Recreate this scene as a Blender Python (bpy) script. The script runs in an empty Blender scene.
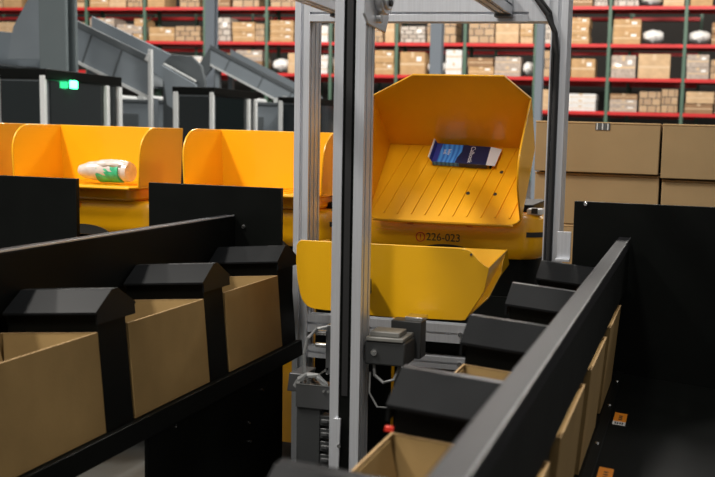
import bpy, bmesh, math, random
from mathutils import Matrix, Vector
random.seed(7)
H = 1.45                      # height of the viewpoint above the floor; builder z values are relative to it
C = bpy.context.scene.collection
sc = bpy.context.scene

# ------------------------------------------------------------------ materials
def mat(name, col, rough=.5, metal=0., var=.0, scale=8., bump=0., bscale=60., coat=0., emit=None, spec=.5, stretch=None, rvar=0.):
    m = bpy.data.materials.new(name); m.use_nodes = True
    nt = m.node_tree; b = nt.nodes['Principled BSDF']
    b.inputs['Base Color'].default_value = (*col, 1); b.inputs['Roughness'].default_value = rough
    b.inputs['Metallic'].default_value = metal; b.inputs['Coat Weight'].default_value = coat
    b.inputs['Specular IOR Level'].default_value = spec
    tc = nt.nodes.new('ShaderNodeTexCoord'); src = tc.outputs['Object']
    if stretch:
        mp = nt.nodes.new('ShaderNodeMapping'); mp.inputs['Scale'].default_value = stretch
        nt.links.new(src, mp.inputs['Vector']); src = mp.outputs['Vector']
    if var or rvar:
        n = nt.nodes.new('ShaderNodeTexNoise'); n.inputs['Scale'].default_value = scale; n.inputs['Detail'].default_value = 5
        nt.links.new(src, n.inputs['Vector'])
        if var:
            r = nt.nodes.new('ShaderNodeValToRGB')
            r.color_ramp.elements[0].position = .3; r.color_ramp.elements[1].position = .7
            r.color_ramp.elements[0].color = (*[c*(1-var) for c in col], 1)
            r.color_ramp.elements[1].color = (*[min(1, c*(1+var)) for c in col], 1)
            nt.links.new(n.outputs['Fac'], r.inputs['Fac']); nt.links.new(r.outputs['Color'], b.inputs['Base Color'])
        if rvar:
            mr = nt.nodes.new('ShaderNodeMapRange'); mr.inputs['To Min'].default_value = rough-rvar; mr.inputs['To Max'].default_value = rough+rvar
            nt.links.new(n.outputs['Fac'], mr.inputs['Value']); nt.links.new(mr.outputs['Result'], b.inputs['Roughness'])
    if bump:
        n2 = nt.nodes.new('ShaderNodeTexNoise'); n2.inputs['Scale'].default_value = bscale; n2.inputs['Detail'].default_value = 4
        nt.links.new(src, n2.inputs['Vector'])
        bp = nt.nodes.new('ShaderNodeBump'); bp.inputs['Strength'].default_value = bump; bp.inputs['Distance'].default_value = .002
        nt.links.new(n2.outputs['Fac'], bp.inputs['Height']); nt.links.new(bp.outputs['Normal'], b.inputs['Normal'])
    if emit:
        b.inputs['Emission Color'].default_value = (*emit[0], 1); b.inputs['Emission Strength'].default_value = emit[1]
    return m
M = dict(
    yellow=mat('yellow_plastic', (.88, .42, .005), .3, var=.03, scale=3, bump=.03, bscale=250, coat=.25),
    tray=mat('tray_yellow_plastic', (.80, .42, .006), .34, var=.03, scale=3, bump=.03, bscale=200, coat=.2),
    black=mat('black_powder_coat', (.0028, .0034, .0030), .45, var=.15, scale=6, bump=.05, bscale=500, rvar=.05, spec=.12),
    hood=mat('satin_black_sheet', (.0055, .0062, .007), .45, var=.15, scale=9, bump=.05, bscale=400, rvar=.05, spec=.2),
    rail=mat('black_anodised_rail', (.014, .014, .016), .48, var=.1, scale=4, bump=.04, bscale=300, spec=.11),
    rubber=mat('black_rubber', (.01, .01, .011), .6),
    alu=mat('brushed_aluminium', (.66, .68, .72), .36, .55, var=.06, scale=5, stretch=(40, 40, 1)),
    alud=mat('dull_steel', (.09, .093, .096), .45, .6, var=.1, scale=8),
    darkplastic=mat('dark_grey_plastic', (.03, .032, .033), .45, var=.1),
    steel=mat('bright_steel', (.7, .7, .7), .25, 1.),
    card=mat('kraft_cardboard', (.265, .172, .067), .85, var=.10, scale=7, bump=.15, bscale=90, spec=.2),
    cardedge=mat('cardboard_cut_edge', (.42, .28, .14), .9, var=.15, scale=80, spec=.2),
    cardb=mat('pallet_cardboard', (.31, .215, .11), .85, var=.07, scale=4, bump=.1, bscale=70, spec=.2),
    cartA=mat('tan_carton', (.47, .29, .14), .8, var=.12, scale=4, spec=.3),
    cartB=mat('light_carton', (.56, .38, .22), .8, var=.12, scale=4, spec=.3),
    cartW=mat('white_carton', (.68, .66, .64), .6, var=.1, scale=6),
    cartG=mat('wrapped_carton', (.42, .34, .28), .3, var=.3, scale=9, coat=.4, bump=.5, bscale=20),
    cartD=mat('brown_carton', (.28, .16, .08), .8, var=.15, scale=4),
    tape=mat('packing_tape', (.62, .45, .28), .3),
    film=mat('clear_white_film', (.62, .54, .48), .25, var=.12, scale=30, bump=.9, bscale=35, coat=.4),
    white=mat('white_plastic', (.8, .78, .75), .35, var=.05, bump=.6, bscale=40),
    blue=mat('blue_plastic', (.03, .1, .5), .4),
    greenbag=mat('green_printed_film', (.05, .42, .2), .3, var=.35, scale=40, bump=.5, bscale=40),
    red=mat('red_rack_paint', (.55, .02, .02), .42, var=.08, scale=3),
    green=mat('green_rack_paint', (.07, .13, .09), .5, var=.1, scale=3),
    bluegrey=mat('blue_grey_steel', (.215, .25, .28), .45, var=.05, scale=2),
    greydark=mat('dark_blue_grey_steel', (.09, .105, .115), .5, var=.06, scale=2),
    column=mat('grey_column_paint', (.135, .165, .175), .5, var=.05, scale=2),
    glass=mat('dark_tinted_glass', (.006, .010, .011), .12, coat=.3),
    palegrey=mat('pale_grey_metal', (.62, .64, .64), .4),
    led=mat('green_lamp', (.1, .9, .4), .4, emit=((.05, 1., .35), 14.)),
    redled=mat('red_lamp', (.7, .03, .02), .4, emit=((1., .05, .02), .15)),
    navy=mat('navy_print', (.008, .016, .075), .35, var=.1),
    indigo=mat('indigo_print', (.03, .045, .30), .35),
    ink=mat('black_ink', (.02, .018, .015), .6),
    redink=mat('red_ink', (.6, .03, .01), .6),
    whiteink=mat('white_ink', (.75, .78, .82), .6),
    orange=mat('orange_label', (.75, .24, .01), .5, var=.05, scale=30),
    cable=mat('grey_cable', (.17, .175, .175), .35),
    cover=mat('cast_cover', (.17, .168, .155), .5, var=.06),
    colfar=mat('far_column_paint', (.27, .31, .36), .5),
    concrete=mat('concrete_floor', (.055, .058, .055), .45, var=.2, scale=1.5, bump=.1, bscale=30),
    wall=mat('warehouse_wall', (.05, .045, .04), .9, var=.1, scale=.3),
)
def load_mat(name, c1, c2, gap, cols, rows, rough):
    m = bpy.data.materials.new(name); m.use_nodes = True; nt = m.node_tree; b = nt.nodes['Principled BSDF']
    tc = nt.nodes.new('ShaderNodeTexCoord'); sp = nt.nodes.new('ShaderNodeSeparateXYZ'); ad = nt.nodes.new('ShaderNodeMath'); ad.operation = 'ADD'
    cb = nt.nodes.new('ShaderNodeCombineXYZ'); br = nt.nodes.new('ShaderNodeTexBrick')
    nt.links.new(tc.outputs['Object'], sp.inputs[0]); nt.links.new(sp.outputs['X'], ad.inputs[0]); nt.links.new(sp.outputs['Y'], ad.inputs[1])
    nt.links.new(ad.outputs[0], cb.inputs['X']); nt.links.new(sp.outputs['Z'], cb.inputs['Y']); nt.links.new(cb.outputs[0], br.inputs['Vector'])
    br.inputs['Color1'].default_value = (*c1, 1); br.inputs['Color2'].default_value = (*c2, 1); br.inputs['Mortar'].default_value = (*gap, 1)
    br.inputs['Scale'].default_value = 1; br.inputs['Brick Width'].default_value = 1/cols; br.inputs['Row Height'].default_value = 1/rows; br.inputs['Mortar Size'].default_value = .022
    nt.links.new(br.outputs['Color'], b.inputs['Base Color']); b.inputs['Roughness'].default_value = rough; b.inputs['Coat Weight'].default_value = .5; b.inputs['Coat Roughness'].default_value = .15
    nz = nt.nodes.new('ShaderNodeTexNoise'); nz.inputs['Scale'].default_value = 9; bp = nt.nodes.new('ShaderNodeBump'); bp.inputs['Strength'].default_value = .8; bp.inputs['Distance'].default_value = .08
    nt.links.new(tc.outputs['Object'], nz.inputs['Vector']); nt.links.new(nz.outputs['Fac'], bp.inputs['Height']); nt.links.new(bp.outputs['Normal'], b.inputs['Coat Normal'])
    return m
M['loadA'] = load_mat('stacked_tan_cartons', (.46, .30, .16), (.34, .21, .11), (.06, .04, .025), 2.5, 3, .6)
M['loadB'] = load_mat('stacked_grey_cartons', (.50, .44, .38), (.36, .29, .23), (.08, .06, .05), 3, 4, .5)
# blue product print: wavy light/dark bands (procedural)
def wave_blue():
    m = bpy.data.materials.new('blue_wave_print'); m.use_nodes = True; nt = m.node_tree; b = nt.nodes['Principled BSDF']
    b.inputs['Roughness'].default_value = .35
    tc = nt.nodes.new('ShaderNodeTexCoord'); w = nt.nodes.new('ShaderNodeTexWave')
    w.inputs['Scale'].default_value = 16; w.inputs['Distortion'].default_value = 6; w.inputs['Detail'].default_value = 1; w.inputs['Detail Scale'].default_value = .6
    r = nt.nodes.new('ShaderNodeValToRGB'); r.color_ramp.elements[0].color = (.015, .15, .62, 1); r.color_ramp.elements[1].color = (.09, .38, .90, 1)
    nt.links.new(tc.outputs['Object'], w.inputs['Vector']); nt.links.new(w.outputs['Fac'], r.inputs['Fac']); nt.links.new(r.outputs['Color'], b.inputs['Base Color'])
    return m
M['wave'] = wave_blue()

# ------------------------------------------------------------------ builders
class MB:
    def __init__(s): s.bm = bmesh.new(); s.mi = 0
    def _f(s, vs):
        try:
            f = s.bm.faces.new(vs); f.material_index = s.mi; return f
        except ValueError: return None
    def solid(s, A, B):
        """closed solid between two matching outlines"""
        a = [s.bm.verts.new(p) for p in A]; b = [s.bm.verts.new(p) for p in B]; n = len(a)
        s._f(a[::-1]); s._f(b)
        for i in range(n): s._f((a[i], a[(i+1) % n], b[(i+1) % n], b[i]))
        return s
    def box(s, x0, x1, y0, y1, z0, z1):
        return s.solid([(x0, y0, z0), (x1, y0, z0), (x1, y1, z0), (x0, y1, z0)], [(x0, y0, z1), (x1, y0, z1), (x1, y1, z1), (x0, y1, z1)])
    def prism(s, poly, axis, a, b):
        f = {'x': lambda p, t: (t, p[0], p[1]), 'y': lambda p, t: (p[0], t, p[1]), 'z': lambda p, t: (p[0], p[1], t)}[axis]
        return s.solid([f(p, a) for p in poly], [f(p, b) for p in poly])
    def sheet(s, poly, off):
        """plate: 3-D outline thickened by vector off"""
        o = Vector(off); return s.solid([Vector(p) for p in poly], [Vector(p)+o for p in poly])
    def cyl(s, p0, p1, r, n=14, r1=None):
        p0, p1 = Vector(p0), Vector(p1); d = (p1-p0).normalized(); q = d.to_track_quat('Z', 'Y'); r1 = r if r1 is None else r1
        ring = lambda p, rr: [p + q @ Vector((rr*math.cos(2*math.pi*i/n), rr*math.sin(2*math.pi*i/n), 0)) for i in range(n)]
        return s.solid(ring(p0, r), ring(p1, r1))
    def tube(s, pts, r, n=8):
        pts = [Vector(p) for p in pts]; rings = []
        for i, p in enumerate(pts):
            d = (pts[min(i+1, len(pts)-1)]-pts[max(i-1, 0)]).normalized(); q = d.to_track_quat('Z', 'Y')
            rings.append([s.bm.verts.new(p + q @ Vector((r*math.cos(2*math.pi*k/n), r*math.sin(2*math.pi*k/n), 0))) for k in range(n)])
        for a, b in zip(rings, rings[1:]):
            best = min(range(n), key=lambda o: (a[0].co-b[o].co).length)
            for k in range(n): s._f((a[k], a[(k+1) % n], b[(k+1+best) % n], b[(k+best) % n]))
        s._f(rings[0][::-1]); s._f(rings[-1]); return s
    def build(s, name, m, parent=None, org=None, bevel=0., smooth=False, world=True, xf=None, seg=2, sharp=40):
        """org: world (camera-relative z) origin of a parentless thing"""
        if xf is not None: bmesh.ops.transform(s.bm, matrix=xf, verts=s.bm.verts)
        if world:
            bmesh.ops.translate(s.bm, vec=(0, 0, H), verts=s.bm.verts)
            o = Vector((0, 0, 0))
            p = parent
            while p is not None: o += p.location; p = p.parent
            if parent is None and org is not None: o = Vector((org[0], org[1], org[2]+H))
            bmesh.ops.translate(s.bm, vec=-o, verts=s.bm.verts)
        bmesh.ops.recalc_face_normals(s.bm, faces=s.bm.faces)
        me = bpy.data.meshes.new(name); s.bm.to_mesh(me); s.bm.free()
        ob = bpy.data.objects.new(name, me); C.objects.link(ob)
        for mm in (m if isinstance(m, (list, tuple)) else [m]): me.materials.append(mm)
        if parent is not None: ob.parent = parent
        elif world and org is not None: ob.location = (org[0], org[1], org[2]+H)
        if bevel:
            bv = ob.modifiers.new('bevel', 'BEVEL'); bv.width = bevel; bv.segments = seg; bv.limit_method = 'ANGLE'; bv.angle_limit = .6
            bv.harden_normals = False
        if smooth or bevel:
            for f in me.polygons: f.use_smooth = True
            try: me.set_sharp_from_angle(angle=math.radians(sharp))
            except Exception: pass
        return ob
def tag(o, label, cat, group=None, kind=None):
    o['label'] = label; o['category'] = cat
    if group: o['group'] = group
    if kind: o['kind'] = kind
    return o
def thing(name, label, cat, loc, group=None, rot=None):
    o = bpy.data.objects.new(name, None); C.objects.link(o); o.location = (loc[0], loc[1], loc[2]+H); o.empty_display_size = .05
    if rot: o.rotation_euler = rot
    return tag(o, label, cat, group)
def struct(o): o['kind'] = 'structure'; return o
def copy_tree(o, parent=None):
    c = o.copy(); C.objects.link(c); c.parent = parent
    for ch in list(o.children): copy_tree(ch, c)
    return c
def text_obj(name, txt, size, m, parent, loc, rot, extrude=.0004, label=None, local=False, shear=0.):
    cu = bpy.data.curves.new(name, 'FONT'); cu.body = txt; cu.size = size; cu.extrude = extrude; cu.align_x = 'CENTER'; cu.align_y = 'CENTER'
    t = bpy.data.objects.new(name+'_curve', cu); C.objects.link(t)
    dg = bpy.context.evaluated_depsgraph_get(); me = bpy.data.meshes.new_from_object(t.evaluated_get(dg))
    bpy.data.objects.remove(t)
    me.name = name; me.materials.clear(); me.materials.append(m)
    o = bpy.data.objects.new(name, me); C.objects.link(o); o.parent = parent
    off = Vector((0, 0, 0)); p = parent
    while p is not None and not local: off += p.location; p = p.parent
    o.location = Vector(loc) + (Vector((0, 0, 0)) if local else Vector((0, 0, H))) - off
    o.rotation_euler = rot
    if label: o['label'] = label
    return o
def rot_about(p, axis, ang): return Matrix.Translation(Vector(p)) @ Matrix.Rotation(ang, 4, axis) @ Matrix.Translation(-Vector(p))
def extrusion(w, h, nw, nh, sw=.009, sd=.010):
    """T-slot profile outline centred on 0: nw slots on the w faces, nh on the h faces"""
    P = []
    def side(a, b, n, L):
        a, b = Vector(a), Vector(b); d = (b-a)/L; nrm = Vector((-d.y, d.x)); P.append(a)
        for i in range(n):
            c = a + d*L*(i+.5)/n
            P.extend([c-d*sw/2, c-d*sw/2+nrm*sd*.35, c-d*sw*.62+nrm*sd, c+d*sw*.62+nrm*sd, c+d*sw/2+nrm*sd*.35, c+d*sw/2])
    x, y = w/2, h/2
    side((-x, -y), (x, -y), nw, w); side((x, -y), (x, y), nh, h); side((x, y), (-x, y), nw, w); side((-x, y), (-x, -y), nh, h)
    return [(p.x, p.y) for p in P]
def shift(poly, dx, dy): return [(x+dx, y+dy) for x, y in poly]
def rrect(x0, x1, y0, y1, r, n=5):
    P = []
    for cx, cy, a in ((x1-r, y1-r, 0), (x0+r, y1-r, 90), (x0+r, y0+r, 180), (x1-r, y0+r, 270)):
        for i in range(n+1):
            t = math.radians(a+90*i/n); P.append((cx+r*math.cos(t), cy+r*math.sin(t)))
    return P
FLOOR = -H

# ------------------------------------------------------------------ setting
struct(MB().box(-45, 15, -6, 46, FLOOR-.1, FLOOR).build('floor', M['concrete']))
struct(MB().box(-45, 15, 44.5, 44.8, FLOOR, 11).build('wall_back', M['wall']))

# ------------------------------------------------------------------ sorting racks (left and right of the lift channel)
TAU = .080
RIDGES = [1.10, 1.645, 2.19, 2.735, 3.28]
SIDE = {'L': dict(s=-1, px=-1.430, rail=(-1.775, -1.735)), 'R': dict(s=1, px=-.516, rail=(-.237, -.196))}
PZ = -.785
def frame(side):
    """local (a outward, y, b up) -> world, tilted outward"""
    d = SIDE[side]; s = d['s']; c, n = math.cos(TAU), math.sin(TAU)
    return Matrix(((s*c, 0, s*n, d['px']), (0, 1, 0, 0), (-n, 0, c, PZ), (0, 0, 0, 1)))
def make_rack(side, label):
    d = SIDE[side]; s = d['s']; xf = frame(side); r0, r1 = d['rail']; cx = (d['px']+r0)/2
    t = thing('sorting_rack', label, 'sorting rack', (cx, 2.2, FLOOR))
    # top rail: folded channel with a rounded outer edge
    yend = 3.352 if side == 'R' else 3.424
    mb = MB(); mb.box(r0, r1, .62, yend, -.365 if side == 'R' else -.337, -.330)
    mb.build('top_rail', M['rail'], t, bevel=.003 if side == 'R' else .002)
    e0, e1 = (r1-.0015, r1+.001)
    mb2 = MB(); mb2.box(e0, e1, .62, yend-.004, -.3335, -.3285); es = mb2.build('edge_strip', M['alu'] if side == 'L' else M['alud'], t)  # left: bare metal edge; right: bevel highlight imitated by a lighter strip
    es['label'] = 'thin bright edge line, bare metal on left rail, imitated bevel highlight on right'
    mb = MB(); mb.box(r0+(.003 if side == 'R' else 0), r1-(.003 if side == 'R' else 0), .62, yend-.001, -.50, -.36 if side == 'R' else -.336)
    if side == 'L': mb.box(r0, r0+.012, .62, yend-.001, -.66, -.50)
    mb.build('side_panel', M['black'], t, bevel=.002)
    # shelf: tilted sheet with flanges
    end = .98 if side == 'R' else .42
    sh = MB(); sh.box(-.012, end, .66, 3.345, -.014, -.003); pass
    sh.box(end-.01, end, .66, 3.345, -.003, .03)
    shelf = sh.build('shelf', M['black'], t, xf=xf, bevel=.0015)
    ed = MB(); ed.box(-.016, -.009, .66, 3.345, -.062, -.003); ed.build('front_edge', M['black'], shelf, xf=xf, bevel=.0015)
    fl = MB(); fl.box(.294, .322, .66, 3.345, -.003, .004); fl.build('shelf_flange', M['black'], shelf, xf=xf, bevel=.0015)
    for y in (2.12, 2.51, 2.895, 3.2):
        m = MB(); m.cyl((.308, y, .004), (.308, y, .0075), .0055, 12, .004); m.build('screw', M['steel'], shelf, xf=xf, smooth=True)
    # dividers with gabled hoods
    for y in RIDGES:
        dv = MB(); dv.box(.004, .272, y-.070, y+.055, -.003, .33)
        div = dv.build('divider', M['black'], t, xf=xf, bevel=.002)
        if side == 'R' and y == 1.645:
            q = MB(); q.box(-.012, .004, y-.070, y-.061, .262, .270); q.build('red_indicator', M['redled'], div, xf=xf)
        hd = MB(); L = .268
        out = [(y-.089, .317), (y-.089, .311), (y-.010, .3565), (y+.010, .3565), (y+.089, .311), (y+.089, .317), (y+.012, .3665), (y-.012, .3665)]
        hd.prism(out, 'x', -.008, L)
        hd.solid([(-.008, y-.084, .316), (-.008, y, .362), (-.008, y+.084, .316), (-.008, y+.084, .285), (-.008, y-.084, .285)],
                 [(-.002, y-.084, .316), (-.002, y, .362), (-.002, y+.084, .316), (-.002, y+.084, .285), (-.002, y-.084, .285)])
        hd.build('hood', M['hood'], div, xf=xf, sharp=15)
    # support frame
    for y in (.72, 3.14):
        for a in (.03, .26):
            x = d['px'] + s*a
            m = MB(); m.box(x-.02, x+.02, y-.02, y+.02, FLOOR, PZ-.03-.08*a); m.build('leg', M['black'], t, bevel=.002)
    # closed skirt under the far half of the shelf, facing the channel
    m = MB(); x = d['px'] - s*.004; m.box(min(x, x+s*.012), max(x, x+s*.012), 2.30, 3.20, FLOOR+.03, PZ-.055)
    sk = m.build('skirt_panel', M['black'], t, bevel=.002)
    for y, z in ((2.44, -.862), (3.02, -.90), (2.92, -.99), (2.93, -1.06)):
        b = MB(); b.cyl((x, y, z), (x-s*.006, y, z), .005, 10); b.build('screw', M['steel'], sk, smooth=True)
    return t, shelf
rackL, shelfL = make_rack('L', 'black sorting rack on the left whose hooded bins show their open cardboard box fronts')
rackR, shelfR = make_rack('R', 'black sorting rack on the right with long sloping top rail and orange shelf stickers')
# orange stickers on the right shelf
xfR = frame('R')
for y, half in ((2.79, False), (2.285, True)):
    st = MB(); st.box(.331, .368, y-.028, y+.062, -.003, -.0022); stk = st.build('sticker', M['orange'], shelfR, xf=xfR)
    stk['label'] = 'small orange sticker with a white number strip'
    w = MB(); w.box(.331, .368, y-.062, y-.028, -.003, -.0021); w.build('number_strip', M['white'], stk, xf=xfR)
    g = MB()
    for i in range(4): g.box(.337+i*.0068, .3415+i*.0068, y-.056, y-.036, -.0022, -.0018)
    for i in range(3): g.box(.345, .356, y-.01+i*.018, y-.002+i*.018, -.0024, -.0018)
    g.build('print', M['ink'], stk, xf=xfR)

# ------------------------------------------------------------------ open cardboard boxes in the bins
def make_bin_box():
    W, D, Hh, t = .41, .286, .262, .0045
    r = bpy.data.objects.new('cardboard_box', None); C.objects.link(r)
    m = MB()
    m.box(0, D, 0, W, 0, t)
    m.box(0, t, 0, W, t, Hh); m.box(D-t, D, 0, W, t, Hh)
    m.box(t, D-t, 0, t, t, Hh); m.box(t, D-t, W-t, W, t, Hh)
    m.build('box_body', M['card'], r, world=False, bevel=.001)
    # flaps folded down inside
    for y0, k in ((.006, 1), (W-.006, -1)):
        f = MB(); f.solid([(.012, y0, Hh-.002), (D-.012, y0, Hh-.002), (D-.03, y0+k*.035, Hh-.12), (.03, y0+k*.035, Hh-.12)],
                          [(.012, y0+k*.003, Hh-.002), (D-.012, y0+k*.003, Hh-.002), (D-.03, y0+k*.038, Hh-.12), (.03, y0+k*.038, Hh-.12)])
        f.build('inner_flap', M['card'], r, world=False)
    for x0, k in ((.006, 1), (D-.006, -1)):
        f = MB(); f.solid([(x0, .03, Hh-.003), (x0, W-.03, Hh-.003), (x0+k*.045, W-.06, Hh-.12), (x0+k*.045, .06, Hh-.12)],
                          [(x0+k*.003, .03, Hh-.003), (x0+k*.003, W-.03, Hh-.003), (x0+k*.048, W-.06, Hh-.12), (x0+k*.048, .06, Hh-.12)])
        f.build('inner_flap', M['card'], r, world=False)
    # pale cut rim
    e = MB(); h0, h1 = Hh, Hh+.0012
    e.box(0, t, 0, W, h0, h1); e.box(D-t, D, 0, W, h0, h1); e.box(t, D-t, 0, t, h0, h1); e.box(t, D-t, W-t, W, h0, h1)
    e.build('cut_rim', M['cardedge'], r, world=False)
    return r
proto = make_bin_box(); first = True
BOXLAB = {
    ('L', 1): 'nearest open brown cardboard box on the left, cut by the frame edge',
    ('L', 2): 'middle open brown cardboard box of the three on the left rack',
    ('L', 3): 'farthest and smallest open brown box on the left rack, beside the yellow tray',
    ('R', 0): 'nearest open cardboard box on the right rack, at the bottom below the aluminium mast',
    ('R', 1): 'open cardboard box on the right rack, second from the camera, between two black hoods',
    ('R', 2): 'cardboard box on the right rack whose rim barely shows below the yellow tray corner',
    ('R', 3): 'farthest cardboard box on the right rack, last slice next to the black end panel',
}
for (side, k), lab in BOXLAB.items():
    o = proto if first else copy_tree(proto); first = False
    s = SIDE[side]['s']; y0 = RIDGES[k]+.062
    # a mirrored turn keeps the open top up: left boxes are spun half a turn
    xf = frame(side)
    if s > 0: o.location = xf @ Vector((.002, y0, .0)); o.rotation_euler = (0, TAU, 0)
    else: o.location = xf @ Vector((.002, y0+.41, .0)); o.rotation_euler = Matrix.Rotation(-TAU, 3, 'Y').to_euler(); o.rotation_euler = (Matrix.Rotation(-TAU, 3, 'Y') @ Matrix.Rotation(math.pi, 3, 'Z')).to_euler()
    o.location.z += H
    tag(o, lab, 'cardboard box', 'open cardboard boxes in the sorting bins')

# ------------------------------------------------------------------ black end panels
def end_panel(x0, x1, z0, z1, label, bolts=(), edge='r', y0=3.376):
    y1 = y0+.016
    t = thing('end_panel', label, 'panel', ((x0+x1)/2, y1, FLOOR))
    m = MB(); m.box(x0, x1, y0, y1, z0, z1); m.build('sheet', M['black'], t, bevel=.002)
    m = MB()
    if edge == 'r': m.box(x1-.012, x1-.004, y1, y1+.012, z0, z1)
    else: m.box(x0+.004, x0+.012, y1, y1+.012, z0, z1)
    m.build('edge_flange', M['black'], t, bevel=.001)
    for x in (x0+.06, x1-.06):
        m = MB(); m.box(x-.015, x+.015, y1, y1+.03, FLOOR, z0+.1); m.build('leg', M['black'], t)
    for bx, bz in bolts:
        m = MB(); m.cyl((bx, y0+.001, bz), (bx, y0-.006, bz), .009, 12, .006); m.build('bolt', M['steel'], t, smooth=True)
end_panel(-3.2, -2.446, -1.1, -.2155, 'black sheet panel at the left frame edge in front of the first yellow hopper', y0=3.43)
end_panel(-2.115, -1.542, -1.1, -.2175, 'black sheet panel behind the end of the left rail, below the second yellow hopper', [(-1.70, -.376)], y0=3.43)
end_panel(-.400, .40, -1.1, -.213, 'large black sheet panel closing the end of the right rack', [(-.36, -.222)], 'l')

# ------------------------------------------------------------------ gantry frame of aluminium profiles
gan = thing('gantry_frame', 'aluminium profile gantry with two far posts and overhead beams around the lift', 'gantry', (-.98, 3.5, FLOOR))
post = extrusion(.06, .12, 1, 3, .013, .012)
for x, ya in ((-1.47, 3.51), (-.489, 3.51)):
    m = MB(); m.prism(shift(post, x, ya), 'z', FLOOR+.01, .56); p = m.build('post', M['alu'], gan, bevel=.0008)
    f = MB(); f.box(x-.06, x+.06, ya-.09, ya+.09, FLOOR, FLOOR+.012); f.build('foot_plate', M['alud'], p)
for x, ya in ((-1.47, .28), (-.489, .28)):
    m = MB(); m.prism(shift(extrusion(.06, .06, 2, 2, .008, .012), x, ya), 'z', FLOOR, .42); m.build('post', M['alu'], gan, bevel=.0008)
xb = MB(); prof = extrusion(.06, .12, 1, 2, .009, .012)
xb.solid([(-1.44, 3.48+a, .478+b) for a, b in prof], [(-.519, 3.48+a, .478+b) for a, b in prof]); xb.build('cross_beam', M['alu'], gan, bevel=.0008)
xb = MB(); xb.solid([(-1.52, .28+a, .45+b) for a, b in extrusion(.06, .06, 1, 1)], [(-.44, .28+a, .45+b) for a, b in extrusion(.06, .06, 1, 1)]); xb.build('cross_beam', M['alu'], gan, bevel=.0008)
for x in (-1.31, -.688):
    m = MB(); m.solid([(x+a, .31, .475+b) for a, b in extrusion(.055, .07, 2, 1, .007, .010)], [(x+a, 3.448, .475+b) for a, b in extrusion(.055, .07, 2, 1, .007, .010)])
    m.build('side_beam', M['alu'], gan, bevel=.0008)
    m = MB(); m.box(x-.03, x+.03, 3.40, 3.447, .43, .44); m.build('joint_bracket', M['alud'], gan)
# corner gusset + black cable down the right post
m = MB(); m.solid([(-.525, 3.448, .418), (-.60, 3.448, .418), (-.60, 3.448, .53), (-.525, 3.448, .53)], [(-.525, 3.442, .418), (-.60, 3.442, .418), (-.60, 3.442, .53), (-.525, 3.442, .53)])
m.build('gusset_plate', M['alu'], gan, bevel=.001)
m = MB(); m.tube([(-.62, 3.425, .56), (-.575, 3.425, .50), (-.53, 3.43, .44), (-.502, 3.436, .38), (-.494, 3.44, .30), (-.493, 3.44, .1), (-.493, 3.44, -.2), (-.493, 3.44, -.5), (-.493, 3.44, -1.2)], .0095, 10)
m.build('black_cable', M['rubber'], gan, smooth=True)
m = MB(); m.tube([(-.60, 3.43, .56), (-.56, 3.43, .50), (-.52, 3.435, .45), (-.508, 3.44, .39), (-.508, 3.44, .2), (-.508, 3.44, -.5)], .005, 8); m.build('black_cable', M['rubber'], gan, smooth=True)
m = MB(); m.box(-.457, -.408, 3.388, 3.396, -.42, -.325); m.box(-.457, -.408, 3.36, 3.396, -.43, -.42); m.build('angle_bracket', M['alu'], gan, bevel=.001)
# base rails seen below the tray
for z, hh in ((-.745, .07), (-.86, .045)):
    m = MB(); m.solid([(-1.44, 3.49+a, z+b) for a, b in extrusion(.05, hh, 1, 1)], [(-.519, 3.49+a, z+b) for a, b in extrusion(.05, hh, 1, 1)]); br = m.build('base_rail', M['alu'], gan)
    for x in (-.82, -1.2):
        b = MB(); b.cyl((x, 3.466, z), (x, 3.458, z), .010, 12); b.build('bolt', M['steel'], br, smooth=True)

for xa, xb_ in ((-1.435, -1.115), (-1.10, -.525)):
    m = MB(); m.box(xa, xb_, 3.53, 3.54, FLOOR, -.60); m.build('guard_plate', M['black'], gan)
# ------------------------------------------------------------------ lift mast in the channel
mast = thing('lift_mast', 'tall aluminium lift mast with a black front slot, standing before the yellow tray', 'mast', (-1.0, 2.75, FLOOR))
m = MB(); m.prism(shift(extrusion(.029, .095, 0, 1, .014, .010), -1.0335, 2.7475), 'z', FLOOR, .60); m.build('column_profile', M['alu'], mast, bevel=.0008)
m = MB(); m.prism(shift(extrusion(.030, .085, 0, 2, .009, .010), -.967, 2.7425), 'z', FLOOR, .60); m.build('column_profile', M['alu'], mast, bevel=.0008)
m = MB(); m.box(-1.0188, -.9822, 2.7045, 2.79, FLOOR, .598); m.build('slot_back', M['black'], mast)
m = MB(); m.box(-1.010, -.991, 2.7015, 2.7045, -.80, .598); m.build('drive_belt', M['rubber'], mast)
# top pulley plate on the right side
m = MB(); m.prism([(2.665, .345), (2.70, .320), (2.86, .312), (2.89, .36), (2.89, .60), (2.665, .60)], 'x', -.951, -.943); pl = m.build('pulley_plate', M['alu'], mast, bevel=.002)
m = MB(); m.cyl((-.943, 2.80, .425), (-.920, 2.80, .425), .066, 32); m.cyl((-.920, 2.80, .425), (-.912, 2.80, .425), .052, 32); m.build('pulley', M['alu'], pl, bevel=.003)
for k in range(3):
    a = k*2.1+.5; b = MB(); yy_, zz_ = 2.80+.032*math.cos(a), .425+.032*math.sin(a); b.cyl((-.912, yy_, zz_), (-.904, yy_, zz_), .010, 12); b.build('bolt', M['rubber'], pl, smooth=True)
b = MB(); b.cyl((-.943, 2.775, .345), (-.928, 2.775, .345), .014, 12); b.build('bolt', M['steel'], pl, smooth=True)
# carriage between the overhead beams (above the frame)
m = MB(); m.box(-1.35, -.65, 2.68, 2.83, .60, .63); m.build('carriage_plate', M['alu'], mast, bevel=.002)
for x in (-1.31, -.688):
    m = MB(); m.box(x-.025, x+.025, 2.70, 2.81, .512, .60); m.build('carriage_block', M['alud'], mast, bevel=.002)
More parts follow.
